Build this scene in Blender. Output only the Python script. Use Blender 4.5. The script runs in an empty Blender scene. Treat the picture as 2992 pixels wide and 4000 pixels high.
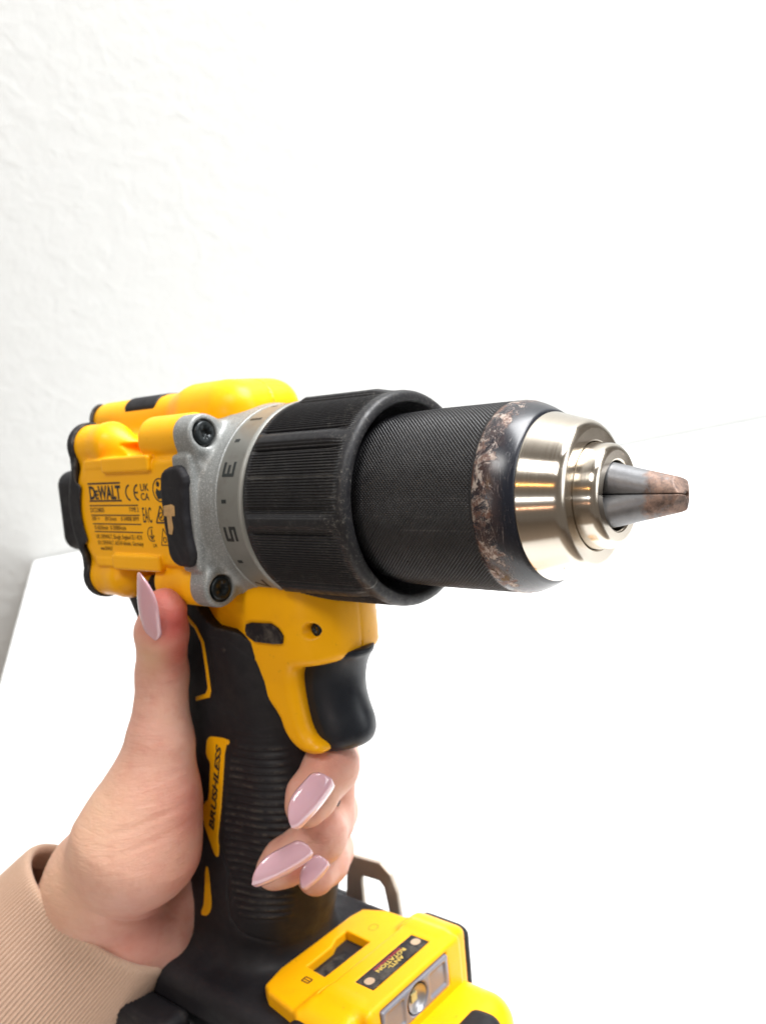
import bpy, bmesh, math, random
import numpy as np
from mathutils import Matrix, Vector

# ---------------------------------------------------------------- camera, light, exposure
# The drill is modelled in its own frame (millimetres: +x along the chuck, +z up the tool, -y its near flank).
# CAM_R / CAM_C: the camera's axes (right, down, forward) and position measured in that frame.
CAM_R = [[0.771516, 0.630229, -0.087033], [1.5e-05, -0.136817, -0.990596], [-0.63621, 0.764259, -0.105566]]
CAM_C = [133.348, -173.576, 20.403]
PITCH = math.radians(25.0)        # the phone looks this far down over the table
CAM_H = 1.12                      # height of the lens above the floor, m
scene = bpy.context.scene
Rd = Matrix(CAM_R)
up = Vector((0, -math.cos(PITCH), -math.sin(PITCH)))
fw = (Vector((0, 0, 1)) - up*up.z).normalized()
WC = Matrix((Vector((1, 0, 0)), fw, up))          # camera axes -> world
TOOL = (WC @ Rd).to_4x4()
TOOL.translation = Vector((0, 0, CAM_H)) - (WC @ Rd) @ (Vector(CAM_C)*0.001)

cam_data = bpy.data.cameras.new('phone_camera')
cam = bpy.data.objects.new('camera', cam_data)
scene.collection.objects.link(cam)
axes = WC @ Matrix(((1, 0, 0), (0, -1, 0), (0, 0, -1)))
cam.matrix_world = Matrix.Translation((0, 0, CAM_H)) @ axes.to_4x4()
cam_data.sensor_fit = 'VERTICAL'; cam_data.sensor_height = 36.0
cam_data.lens = 36.0*3384.8/4000.0
cam_data.clip_start = 0.01; cam_data.clip_end = 50
cam_data.dof.use_dof = True
cam_data.dof.focus_distance = 0.190
cam_data.dof.aperture_fstop = 18.0
scene.camera = cam

world = bpy.data.worlds.new('World'); scene.world = world; world.use_nodes = True
bg = world.node_tree.nodes['Background']
bg.inputs['Color'].default_value = (0.90, 0.80, 0.70, 1); bg.inputs['Strength'].default_value = 0.23

def lamp(name, loc, target, size, power, color, sy=None):
    d = bpy.data.lights.new(name, 'AREA'); d.energy = power; d.color = color
    d.shape = 'RECTANGLE'; d.size = size; d.size_y = sy or size
    o = bpy.data.objects.new(name, d); scene.collection.objects.link(o)
    o.location = loc
    o.rotation_euler = (Vector(target)-Vector(loc)).to_track_quat('-Z', 'Y').to_euler()
    return o
lamp('ceiling_light', (0.55, 0.55, 2.45), (0.1, 0.35, 0.8), 1.3, 72, (0.985, 0.99, 1.0), 0.9)
lamp('window_light', (1.7, -0.25, 1.75), (0.0, 0.4, 1.0), 0.8, 10, (0.95, 0.98, 1.0), 1.0)
lamp('ceiling_panel', (-0.45, -0.40, 2.30), (0.0, 0.2, 1.0), 0.55, 9, (1.0, 0.99, 0.97), 0.35)
lamp('room_lamp', (-0.706, -0.53, 1.694), (0.03, 0.16, 1.05), 0.022, 0.55, (1.0, 0.50, 0.14))
lamp('desk_lamp', (-0.722, -0.723, 1.345), (0.03, 0.16, 1.05), 0.03, 1.1, (0.95, 0.97, 1.0))
lamp('shelf_lamp', (-0.70, -0.787, 1.122), (0.03, 0.16, 1.05), 0.018, 0.3, (1.0, 0.55, 0.35))

scene.view_settings.view_transform = 'Standard'; scene.view_settings.look = 'None'
scene.view_settings.exposure = 0.0; scene.view_settings.gamma = 1.0
scene.render.engine = 'CYCLES'

# ---------------------------------------------------------------- sdf mesher
def sdf_mesh(f, lo, hi, h):
    """surface nets of the distance function f over a box, evaluated block by block near the surface only"""
    B = 8
    lo = np.array(lo, float); n = np.ceil((np.array(hi, float)-lo)/(h*B)).astype(int)
    N = n*B+1
    bc = [lo[i]+(np.arange(n[i])+.5)*B*h for i in range(3)]
    X, Y, Z = np.meshgrid(*bc, indexing='ij')
    F = f(X.ravel(), Y.ravel(), Z.ravel()).reshape(X.shape)
    act = np.argwhere(abs(F) < B*h*0.9*1.35)
    V = np.repeat(np.repeat(np.repeat(np.where(F > 0, 9., -9.), B, 0), B, 1), B, 2)
    V = np.pad(V, ((0, 1),)*3, mode='edge')
    k = np.arange(B+1); K = np.stack(np.meshgrid(k, k, k, indexing='ij'), -1).reshape(-1, 3)
    for s in range(0, len(act), 3000):
        I = (act[s:s+3000, None, :]*B+K[None]).reshape(-1, 3)
        V[I[:, 0], I[:, 1], I[:, 2]] = f(*(lo+I*h).T)
    V[0] = V[-1] = 9.; V[:, 0] = V[:, -1] = 9.; V[:, :, 0] = V[:, :, -1] = 9.
    neg = V < 0
    cell = np.zeros(np.array(V.shape)-1, np.int8)
    for dx in (0, 1):
        for dy in (0, 1):
            for dz in (0, 1):
                cell += neg[dx:dx+N[0]-1, dy:dy+N[1]-1, dz:dz+N[2]-1]
    C = np.argwhere((cell > 0) & (cell < 8))
    idx = np.full(cell.shape, -1, np.int64); idx[C[:, 0], C[:, 1], C[:, 2]] = np.arange(len(C))
    acc = np.zeros((len(C), 3)); cnt = np.zeros(len(C))
    cor = [(a, b, c) for a in (0, 1) for b in (0, 1) for c in (0, 1)]
    for a in cor:
        for ax in range(3):
            if a[ax]: continue
            b = list(a); b[ax] = 1
            va = V[C[:, 0]+a[0], C[:, 1]+a[1], C[:, 2]+a[2]]; vb = V[C[:, 0]+b[0], C[:, 1]+b[1], C[:, 2]+b[2]]
            m = (va < 0) != (vb < 0); t = np.where(m, va/np.where(m, va-vb, 1), 0)
            p = np.array(a, float)[None]+np.eye(3)[ax][None]*t[:, None]
            acc += p*m[:, None]; cnt += m
    P = lo+(C+acc/cnt[:, None])*h
    for _ in range(2):
        e = h*.25; d0 = f(*P.T)
        G = np.stack([f(*(P+np.eye(3)[i]*e).T)-f(*(P-np.eye(3)[i]*e).T) for i in range(3)], 1)/(2*e)
        g2 = np.maximum((G**2).sum(1), .3)
        P = P-np.clip(d0/g2, -h*.6, h*.6)[:, None]*G
    Q = []
    for ax in range(3):
        u, v = (ax+1) % 3, (ax+2) % 3
        sl0 = [slice(None)]*3; sl1 = [slice(None)]*3
        sl0[ax] = slice(0, -1); sl1[ax] = slice(1, None)
        a = neg[tuple(sl0)]; b = neg[tuple(sl1)]
        E = np.argwhere(a != b)
        E = E[(E[:, u] > 0) & (E[:, v] > 0) & (E[:, u] < N[u]-1) & (E[:, v] < N[v]-1)]
        fl = a[E[:, 0], E[:, 1], E[:, 2]]
        def at(du, dv):
            I = E.copy(); I[:, u] -= du; I[:, v] -= dv
            return idx[I[:, 0], I[:, 1], I[:, 2]]
        q = np.stack([at(1, 1), at(0, 1), at(0, 0), at(1, 0)], 1)
        q[~fl] = q[~fl][:, ::-1]
        Q.append(q)
    Q = np.concatenate(Q); Q = Q[(Q >= 0).all(1)]
    return P, Q

def np_mesh(name, P, Q):
    me = bpy.data.meshes.new(name)
    k = Q.shape[1]
    me.vertices.add(len(P)); me.vertices.foreach_set('co', (np.asarray(P)*0.001).astype(np.float32).ravel())
    me.loops.add(len(Q)*k); me.loops.foreach_set('vertex_index', Q.astype(np.int32).ravel())
    me.polygons.add(len(Q)); me.polygons.foreach_set('loop_start', (np.arange(len(Q))*k).astype(np.int32))
    me.polygons.foreach_set('use_smooth', np.ones(len(Q), bool))
    me.update(calc_edges=True); me.validate()
    return me

def link(name, me, mat, parent=None, label=None):
    o = bpy.data.objects.new(name, me)
    if mat is not None and not me.materials: me.materials.append(mat)
    scene.collection.objects.link(o)
    if parent is not None: o.parent = parent
    if label: o['label'] = label
    return o
def sdf(name, f, lo, hi, h, mat, parent, label=None):
    P, Q = sdf_mesh(f, lo, hi, h)
    return link(name, np_mesh(name, P, Q), mat, parent, label)

def grid_mesh(name, G, closed_u=True, closed_v=False):
    """G: (nu, nv, 3) grid of points -> mesh"""
    nu, nv = G.shape[:2]
    I = np.arange(nu*nv).reshape(nu, nv)
    U = np.concatenate([I, I[:1]]) if closed_u else I
    if closed_v: U = np.concatenate([U, U[:, :1]], 1)
    Q = np.stack([U[:-1, :-1], U[1:, :-1], U[1:, 1:], U[:-1, 1:]], -1).reshape(-1, 4)
    return np_mesh(name, G.reshape(-1, 3), Q)

def lathe(name, prof, mat, parent, n=192, fn=None, label=None, flip=False):
    """prof: (x, r) list; fn(theta, x, r) -> dr"""
    prof = np.array(prof, float); th = np.linspace(0, 2*np.pi, n, endpoint=False)
    T = th[:, None]; X = prof[None, :, 0]+0*T; R_ = prof[None, :, 1]+0*T
    if fn is not None: R_ = R_+fn(T+0*X, X, R_)
    G = np.stack([X, -R_*np.cos(T), R_*np.sin(T)], -1)
    if flip: G = G[::-1]
    return link(name, grid_mesh(name, G), mat, parent, label)

def extrude_poly(name, P, w0, w1, mat, parent, axis='y', sm=0, label=None):
    """solid prism of polygon P"""
    if sm: P = chaikin(P, sm)
    bm = bmesh.new()
    def v3(a, b, w): return Vector({'y': (a, w, b), 'z': (a, b, w), 'x': (w, a, b)}[axis])*0.001
    v0 = [bm.verts.new(v3(a, b, w0)) for a, b in P]; v1 = [bm.verts.new(v3(a, b, w1)) for a, b in P]
    bm.faces.new(v0); bm.faces.new(v1[::-1])
    for i in range(len(P)):
        j = (i+1) % len(P); bm.faces.new((v0[j], v0[i], v1[i], v1[j]))
    bmesh.ops.triangulate(bm, faces=[f for f in bm.faces if len(f.verts) > 4])
    bmesh.ops.recalc_face_normals(bm, faces=bm.faces)
    me = bpy.data.meshes.new(name); bm.to_mesh(me); bm.free()
    return link(name, me, mat, parent, label)

def text_mesh(s, size, depth=0.06, shear=0.0, align='LEFT', sx=1.0, fine=None, bold=0.0):
    """flat lettering as a thin solid: returns a bmesh in mm, x to the right, y up"""
    c = bpy.data.curves.new('lettering', 'FONT'); c.body = s; c.size = size; c.shear = shear
    c.align_x = align; c.extrude = depth/2; c.resolution_u = 3; c.offset = bold
    o = bpy.data.objects.new('lettering', c); scene.collection.objects.link(o)
    me = bpy.data.meshes.new_from_object(o.evaluated_get(bpy.context.evaluated_depsgraph_get()))
    bm = bmesh.new(); bm.from_mesh(me)
    bpy.data.objects.remove(o); bpy.data.curves.remove(c); bpy.data.meshes.remove(me)
    for v in bm.verts: v.co.x *= sx
    if fine:
        for _ in range(4):
            ed = [e for e in bm.edges if e.calc_length() > fine]
            if not ed: break
            bmesh.ops.subdivide_edges(bm, edges=ed, cuts=1)
            bmesh.ops.triangulate(bm, faces=bm.faces)
    return bm
def bar_bm(bm, x0, y0, x1, y1, w, d=0.06):
    """a straight printed stroke"""
    dx, dy = x1-x0, y1-y0; L = math.hypot(dx, dy); nx, ny = -dy/L*w/2, dx/L*w/2
    vs = [bm.verts.new((a, b, c)) for c in (-d/2, d/2) for a, b in ((x0+nx, y0+ny), (x1+nx, y1+ny), (x1-nx, y1-ny), (x0-nx, y0-ny))]
    for q in ((0, 1, 2, 3), (7, 6, 5, 4), (0, 4, 5, 1), (1, 5, 6, 2), (2, 6, 7, 3), (3, 7, 4, 0)): bm.faces.new([vs[i] for i in q])
def arc_bm(bm, cx, cy, r, a0, a1, w, n=24):
    P = [(cx+r*math.cos(math.radians(a0+(a1-a0)*i/n)), cy+r*math.sin(math.radians(a0+(a1-a0)*i/n))) for i in range(n+1)]
    for i in range(n): bar_bm(bm, *P[i], *P[i+1], w)
def poly_bm(bm, P, d=0.06):
    a = [bm.verts.new((x, y, -d/2)) for x, y in P]; b = [bm.verts.new((x, y, d/2)) for x, y in P]
    bm.faces.new(a); bm.faces.new(b[::-1])
    for i in range(len(P)): bm.faces.new((a[i], a[(i+1) % len(P)], b[(i+1) % len(P)], b[i]))
def place(name, bm, fn, mat, parent, label=None):
    for v in bm.verts: v.co = Vector(fn(*v.co))*0.001
    bmesh.ops.recalc_face_normals(bm, faces=bm.faces)
    me = bpy.data.meshes.new(name); bm.to_mesh(me); bm.free()
    return link(name, me, mat, parent, label)
def empty(name, label, cat, M):
    o = bpy.data.objects.new(name, None); scene.collection.objects.link(o)
    o.empty_display_size = 0.02; o.matrix_world = M; o['label'] = label; o['category'] = cat
    return o
# ---------------------------------------------------------------- shapes (mm, tool frame: +x nose, +z up, -y the near flank)
def Ln(x, y): return np.sqrt(x*x+y*y)
def smin(a, b, k):
    h = np.clip(.5+.5*(b-a)/k, 0, 1); return b*(1-h)+a*h-k*h*(1-h)
def smax(a, b, k): return -smin(-a, -b, k)
def box(x, y, z, c, h, r=0.):
    qx = abs(x-c[0])-h[0]+r; qy = abs(y-c[1])-h[1]+r; qz = abs(z-c[2])-h[2]+r
    return np.sqrt(np.maximum(qx,0)**2+np.maximum(qy,0)**2+np.maximum(qz,0)**2)+np.minimum(np.maximum(qx,np.maximum(qy,qz)),0)-r
def cylx(x, y, z, cy, cz, R, x0, x1, r=0.):
    a = Ln(y-cy, z-cz)-R+r; b = abs(x-(x0+x1)/2)-(x1-x0)/2+r
    return Ln(np.maximum(a,0), np.maximum(b,0))+np.minimum(np.maximum(a,b),0)-r
def cone(x, y, z, a, b, ra, rb):
    d = [b[i]-a[i] for i in range(3)]; L = d[0]**2+d[1]**2+d[2]**2
    t = np.clip(((x-a[0])*d[0]+(y-a[1])*d[1]+(z-a[2])*d[2])/L, 0, 1)
    return np.sqrt((x-a[0]-t*d[0])**2+(y-a[1]-t*d[1])**2+(z-a[2]-t*d[2])**2)-(ra+(rb-ra)*t)
def poly(u, v, P):
    d = np.full(u.shape, 1e9); s = np.ones(u.shape); n = len(P)
    for i in range(n):
        (ax, ay), (bx, by) = P[i], P[i-1]
        ex, ey = bx-ax, by-ay; wx, wy = u-ax, v-ay
        t = np.clip((wx*ex+wy*ey)/(ex*ex+ey*ey+1e-12), 0, 1)
        d = np.minimum(d, (wx-ex*t)**2+(wy-ey*t)**2)
        c1 = v >= ay; c2 = v < by; c3 = ex*wy > ey*wx
        s = np.where((c1&c2&c3)|(~c1&~c2&~c3), -s, s)
    return s*np.sqrt(d)
def extr(d2, w, r=0.):
    a = d2+r; b = w+r
    return Ln(np.maximum(a,0), np.maximum(b,0))+np.minimum(np.maximum(a,b),0)-r
def chaikin(P, n=2):
    for _ in range(n):
        Q = []
        for i in range(len(P)):
            (ax,ay),(bx,by) = P[i], P[(i+1)%len(P)]
            Q += [(.75*ax+.25*bx, .75*ay+.25*by), (.25*ax+.75*bx, .25*ay+.75*by)]
        P = Q
    return P

def rear(x, y, off=0.): return (31.+off)-0*x, Ln(np.minimum(x+92, 0), y)
def hump(x, y, z, g=0.):
    a = box(x, y, z, (-86, 0, 14), (38+g, 13+g, 19.8+g), 6.5)
    b = box(x, y, z, (-64.5, 0, 14), (13.8+g, 15.5+g, 21.0+g), 8)
    return smin(a, b, 5)
def motor(x, y, z, g=0., b=0.):
    # g grows the section, b moves the back surface to the rear
    ay = abs(y); az = abs(z)
    f = cylx(x, y, z, 0, 0, 26.5+g, -140, -54.8, 1)
    f = smin(f, box(x, ay, z, (-95, 12, 0), (39.8, 16.9+g, 15.5), 2.), 1.5)
    f = smax(f, np.sqrt(np.minimum(x+92, 0)**2+y*y+.8*z*z)-33.2-b, .8)
    lob = smin(cone(x, ay, az, (-125, 22.0, 20.0), (-96, 22.0, 20.0), 6.9+g, 6.5+g), cone(x, ay, az, (-96, 22.0, 20.0), (-86, 18.5, 17.5), 6.5+g, 2.), 2)
    lob = smax(lob, -107.3-b-x, 1.)
    lob2 = cylx(x, ay, az, 22.5, 20.3, 6.6+g, -74, -54.8, 1.2)
    f = smin(f, lob, 2.5)
    f = smin(f, lob2, 1.2)
    f = smin(f, smax(hump(x, y, z, g), Ln(np.minimum(x+92, 0), y)-31-b, .8), 1.8)
    return f
NOSE = [(-84,-12),(-84,-20),(-88,-30),(-76,-40),(-60,-50),(-46,-58),(-44,-66),(-38,-70.5),(-31,-69.5),(-30,-67),(-35.2,-64.5),(-37,-56),(-37.5,-48),(-35.5,-44.5),(-24,-43.5),(-21.6,-41.5),(-21.2,-34),(-21.2,-24),(-26,-14)]
NOSE_S = chaikin(NOSE, 2)
def nose(x, y, z, g=0.):
    d = poly(x, z, NOSE_S)
    w = abs(y)-np.interp(z, [-70,-50,-42,-30], [13.2,14.2,15.5,16.8])
    f = extr(d, w, 3.2)
    plan = box(x, y, 0*z, (-61.2, 0, 0), (40, 17, 9), 0)
    q = Ln(np.maximum(abs(x+62.2)-40+16,0), np.maximum(abs(y)-16.8+16,0))-16
    return smax(f, q, 3.)-g
GZ = [-170,-152,-146,-140,-134,-126,-112,-92,-72,-56,-40,-28,-15]
GC = [-80,-80,-79,-79,-78,-75.5,-71.5,-69.5,-68.5,-70,-76,-79,-80]
GA = [26,26,26,26,26,26.4,27.5,27.5,27.5,29,33,35,36]
GB = [21,21,20,19,18.2,17.4,16.6,16.2,16.4,17.2,18.6,20,21]
def grip(x, y, z):
    c = np.interp(z, GZ, GC); a = np.interp(z, GZ, GA); b = np.interp(z, GZ, GB); r = b*.93
    qx = abs(x-c)-a+r; qy = abs(y)-b+r
    d = Ln(np.maximum(qx,0), np.maximum(qy,0))+np.minimum(np.maximum(qx,qy),0)-r
    return np.maximum(d*.96, np.maximum(z+20, -z-150))
def foot(x, y, z):
    f = box(x, y, z, (-68, 0, -153), (35, 32, 12), 5)
    return f
def grip_foot(x, y, z): return smin(grip(x, y, z), foot(x, y, z), 8)
def frontbody(x, y, z): return np.minimum(nose(x, y, z), np.maximum(grip_foot(x, y, z), -nose(x, y, z)-30))
def allbody(x, y, z): return np.minimum(np.minimum(motor(x, y, z), grip_foot(x, y, z)), nose(x, y, z))
# ---------------------------------------------------------------- materials
def mat(name, col, rough=0.5, metal=0.0, spec=0.5, sss=0.0, coat=0.0, **kw):
    m = bpy.data.materials.new(name); m.use_nodes = True
    b = m.node_tree.nodes['Principled BSDF']
    b.inputs['Base Color'].default_value = (*col, 1); b.inputs['Roughness'].default_value = rough
    b.inputs['Metallic'].default_value = metal; b.inputs['Specular IOR Level'].default_value = spec
    b.inputs['Coat Weight'].default_value = coat
    if sss:
        b.inputs['Subsurface Weight'].default_value = sss
        b.inputs['Subsurface Radius'].default_value = kw.get('rad', (1.0, 0.35, 0.2)); b.inputs['Subsurface Scale'].default_value = kw.get('scale', 0.004)
    return m
class NT:
    def __init__(s, m): s.m = m; s.t = m.node_tree; s.b = s.t.nodes['Principled BSDF']; s.co = s.t.nodes.new('ShaderNodeTexCoord').outputs['Object']
    def n(s, t, **k):
        o = s.t.nodes.new(t)
        for a, v in k.items(): setattr(o, a, v)
        return o
    def l(s, a, b): s.t.links.new(a, b)
    def noise(s, scale, detail=4, rough=.55, stretch=None, dist=0.):
        n = s.n('ShaderNodeTexNoise'); n.inputs['Scale'].default_value = scale; n.inputs['Detail'].default_value = detail
        n.inputs['Roughness'].default_value = rough; n.inputs['Distortion'].default_value = dist
        if stretch:
            mp = s.n('ShaderNodeMapping'); mp.inputs['Scale'].default_value = stretch; s.l(s.co, mp.inputs['Vector']); s.l(mp.outputs[0], n.inputs['Vector'])
        else: s.l(s.co, n.inputs['Vector'])
        return n.outputs['Fac']
    def ramp(s, x, stops):
        r = s.n('ShaderNodeValToRGB'); e = r.color_ramp.elements
        while len(e) < len(stops): e.new(.5)
        for i, (p, c) in enumerate(stops):
            e[i].position = p; e[i].color = (*c, 1) if isinstance(c, tuple) else (c, c, c, 1)
        s.l(x, r.inputs['Fac']); return r.outputs['Color']
    def mix(s, f, a, b):
        m = s.n('ShaderNodeMix', data_type='RGBA')
        for i, v in ((0, f), (6, a), (7, b)):
            if isinstance(v, (int, float)): m.inputs[i].default_value = v if i == 0 else (v, v, v, 1)
            elif isinstance(v, tuple): m.inputs[i].default_value = (*v, 1)
            else: s.l(v, m.inputs[i])
        return m.outputs[2]
    def math(s, op, a, b=None):
        m = s.n('ShaderNodeMath', operation=op)
        for i, v in ((0, a), (1, b)):
            if v is None: continue
            if isinstance(v, (int, float)): m.inputs[i].default_value = v
            else: s.l(v, m.inputs[i])
        return m.outputs[0]
    def sep(s):
        x = s.n('ShaderNodeSeparateXYZ'); s.l(s.co, x.inputs[0]); return x.outputs
    def bump(s, h, dist, strength=1.):
        b = s.n('ShaderNodeBump'); b.inputs['Distance'].default_value = dist; b.inputs['Strength'].default_value = strength
        s.l(h, b.inputs['Height']); s.l(b.outputs[0], s.b.inputs['Normal'])
    def set(s, k, v):
        if isinstance(v, (int, float)): s.b.inputs[k].default_value = v
        elif isinstance(v, tuple): s.b.inputs[k].default_value = (*v, 1)
        else: s.l(v, s.b.inputs[k])

YEL = (0.90, 0.40, 0.002)
m_yellow = mat('yellow_plastic', YEL, .38, spec=.28)
t = NT(m_yellow)
dirt = t.ramp(t.noise(420, 8, .75), [(.62, 0.), (.72, 1.)])
c = t.mix(t.noise(60, 4), (0.90, 0.415, 0.001), (0.97, 0.465, 0.002))
c = t.mix(t.math('MULTIPLY', t.ramp(t.noise(35, 7, .7), [(.52, 0.), (.75, 1.)]), .35), c, (0.66, 0.25, 0.004))
scuff = t.ramp(t.noise(150, 10, .85, stretch=(1, 1, 3.5), dist=2.), [(.635, 0.), (.665, 1.)])
c = t.mix(t.math('MULTIPLY', scuff, .55), c, (0.20, 0.10, 0.03))
t.set('Base Color', t.mix(t.math('MULTIPLY', dirt, .5), c, (0.22, 0.10, 0.02)))
t.set('Roughness', t.ramp(t.noise(300, 5), [(.3, .32), (.7, .46)])); t.bump(t.noise(2500, 2), .00002, .5)

m_grip = mat('black_rubber', (0.016, 0.015, 0.017), .62, spec=.34)
t = NT(m_grip)
c = t.mix(t.ramp(t.noise(90, 6, .7), [(.45, 0.), (.75, 1.)]), (0.008, 0.0075, 0.010), (0.017, 0.016, 0.018))
c = t.mix(t.ramp(t.noise(520, 10, .8), [(.66, 0.), (.74, .5)]), c, (0.11, 0.095, 0.08))
geo = t.n('ShaderNodeNewGeometry'); pk = t.ramp(geo.outputs['Pointiness'], [(.515, 0.), (.56, 1.)])
c = t.mix(t.math('MULTIPLY', pk, t.ramp(t.noise(140, 8, .75), [(.46, 0.), (.66, .8)])), c, (0.13, 0.115, 0.095))
t.set('Base Color', c); t.set('Roughness', t.ramp(t.noise(200, 5), [(.3, .5), (.7, .72)])); t.bump(t.noise(3500, 3), .00003, .7)

m_trig = mat('trigger_plastic', (0.009, 0.012, 0.018), .42, spec=.4)
t = NT(m_trig); t.set('Roughness', t.ramp(t.noise(250, 6), [(.3, .34), (.7, .5)])); t.bump(t.noise(4000, 2), .00001, .5)

m_collar = mat('dusty_black_plastic', (0.012, 0.012, 0.014), .42, spec=.4)
t = NT(m_collar)
sx, sy, sz = t.sep()
rim = t.ramp(t.math('ABSOLUTE', t.math('ADD', sx, .0035)), [(0.0, 1.), (.0035, .9), (.006, .25), (.011, 0.)])
dust = t.ramp(t.noise(900, 12, .85), [(.52, 0.), (.66, 1.)])
big = t.ramp(t.noise(120, 5, .7, dist=1.), [(.50, 0.), (.72, 1.)])
k = t.math('MULTIPLY', dust, t.math('ADD', t.math('MULTIPLY', rim, .45), t.math('MULTIPLY', big, .6)))
c = t.mix(k, (0.010, 0.010, 0.012), (0.24, 0.225, 0.20))
geo = t.n('ShaderNodeNewGeometry'); pk = t.ramp(geo.outputs['Pointiness'], [(.53, 0.), (.60, 1.)])
c = t.mix(t.math('MULTIPLY', pk, t.ramp(t.noise(160, 8, .75), [(.36, .25), (.66, 1.)])), c, (0.20, 0.20, 0.19))
gold = t.math('MULTIPLY', t.ramp(t.noise(260, 8, .8), [(.66, 0.), (.74, 1.)]), .35)
t.set('Base Color', t.mix(gold, c, (0.30, 0.22, 0.12)))
t.set('Roughness', t.ramp(t.noise(500, 6), [(.3, .33), (.7, .6)])); t.bump(t.noise(3500, 4), .00004, .8)

m_knurl = mat('black_oxide_knurl', (0.012, 0.012, 0.014), .36, .0, .5)
t = NT(m_knurl); c = t.mix(t.ramp(t.noise(700, 10, .8), [(.60, 0.), (.72, .6)]), (0.009, 0.009, 0.011), (0.17, 0.15, 0.13))
geo = t.n('ShaderNodeNewGeometry'); pk = t.ramp(geo.outputs['Pointiness'], [(.52, 0.), (.60, 1.)])
c = t.mix(t.math('MULTIPLY', pk, t.ramp(t.noise(400, 6, .7), [(.40, .15), (.65, .8)])), c, (0.10, 0.098, 0.095))
t.set('Base Color', c); t.set('Roughness', t.ramp(t.noise(900, 5), [(.3, .26), (.7, .42)]))

m_sleeve = mat('worn_chuck_paint', (0.008, 0.010, 0.016), .28, .0, .6)
t = NT(m_sleeve); sx, sy, sz = t.sep()
band = t.ramp(sx, [(.0, 0.), (.0295, 0.), (.0308, 1.), (.0352, .92), (.0372, .42), (.040, 0.)])
n1 = t.noise(190, 12, .80, dist=.5); n2 = t.noise(700, 8, .7)
wear = t.ramp(t.math('ADD', t.math('MULTIPLY', n1, t.math('ADD', .55, t.math('MULTIPLY', band, .50))), t.math('MULTIPLY', n2, .14)), [(.565, 0.), (.595, 1.)])
scr = t.math('MULTIPLY', t.ramp(t.noise(60, 12, .9, stretch=(14, 2, 2), dist=2.), [(.565, 0.), (.59, 1.)]), band)
wear = t.math('MAXIMUM', wear, scr)
rust = t.mix(t.ramp(t.noise(330, 10, .8, stretch=(1.6, 1, 1)), [(.44, 0.), (.53, 1.)]), (0.44, 0.37, 0.32), (0.13, 0.066, 0.048))
stain = t.math('MULTIPLY', t.ramp(t.noise(140, 8, .7), [(.40, 0.), (.60, 1.)]), t.ramp(band, [(.3, 0.), (.9, 1.)]))
base = t.mix(stain, (0.007, 0.009, 0.016), (0.050, 0.028, 0.024))
t.set('Base Color', t.mix(wear, base, rust))
t.set('Metallic', t.math('MULTIPLY', wear, .45)); t.set('Roughness', t.mix(wear, .26, .5))
t.bump(t.math('MULTIPLY', wear, -1.), .00005, .6)

m_steel = mat('turned_steel', (0.66, 0.60, 0.52), .24, 1.)
t = NT(m_steel); sx, sy, sz = t.sep()
w = t.noise(1, 3, .6, stretch=(5200, 60, 60))
c = t.mix(w, (0.56, 0.50, 0.42), (0.68, 0.62, 0.54))
spot = t.ramp(t.noise(520, 4, .5), [(.725, 0.), (.75, 1.)])
c = t.mix(spot, c, (0.16, 0.085, 0.05))
t.set('Base Color', c); t.set('Roughness', t.mix(spot, t.ramp(w, [(.3, .17), (.7, .23)]), .7)); t.set('Metallic', t.math('SUBTRACT', 1., t.math('MULTIPLY', spot, .8)))
t.set('Anisotropic', .9); t.set('Anisotropic Rotation', .25); tg = t.n('ShaderNodeTangent', direction_type='RADIAL', axis='X'); t.l(tg.outputs[0], t.b.inputs['Tangent'])
t.bump(w, .000012, .6)

m_jaw = mat('jaw_steel', (0.3, 0.3, 0.31), .38, .6)
t = NT(m_jaw); sx, sy, sz = t.sep()
tip = t.ramp(sx, [(0.0, 0.), (.0585, 0.), (.063, 1.), (.069, 1.)])
n = t.noise(330, 10, .75)
rk = t.ramp(t.math('MULTIPLY', t.math('ADD', tip, .12), n), [(.36, 0.), (.50, 1.)])
c = t.mix(n, (0.12, 0.125, 0.14), (0.28, 0.28, 0.28))
t.set('Base Color', t.mix(rk, c, t.mix(t.ramp(t.noise(420, 10, .75), [(.38, 0.), (.62, 1.)]), (0.085, 0.060, 0.052), (0.33, 0.215, 0.165))))
t.set('Metallic', t.math('SUBTRACT', .6, t.math('MULTIPLY', rk, .3))); t.set('Roughness', t.mix(rk, .42, .55)); t.bump(t.noise(900, 8, .7), .00008, .7)

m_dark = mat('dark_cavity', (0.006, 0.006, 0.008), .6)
m_silver = mat('silver_paint', (0.30, 0.31, 0.305), .45, .3)
t = NT(m_silver)
fl = t.ramp(t.noise(3800, 2, .5), [(.55, 0.), (.72, 1.)])
c = t.mix(fl, (0.235, 0.245, 0.24), (0.55, 0.56, 0.55))
grime = t.ramp(t.noise(110, 8, .7), [(.55, 0.), (.78, .7)])
t.set('Base Color', t.mix(grime, c, (0.16, 0.135, 0.11))); t.bump(t.noise(2500, 3), .00003, .8)
m_band = mat('scale_ring', (0.30, 0.30, 0.28), .42, .15)
t = NT(m_band)
grime = t.ramp(t.noise(200, 8, .75), [(.50, 0.), (.80, .6)])
t.set('Base Color', t.mix(grime, (0.235, 0.235, 0.215), (0.13, 0.105, 0.085))); t.bump(t.noise(3000, 3), .00002, .6)
m_print = mat('printed_ink', (0.012, 0.016, 0.016), .5)
m_brown = mat('laser_marking', (0.09, 0.045, 0.008), .55)
m_screw = mat('blackened_screw', (0.012, 0.016, 0.018), .3, .4)
m_tan = mat('worn_through_patch', (0.50, 0.31, 0.13), .55)
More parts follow.
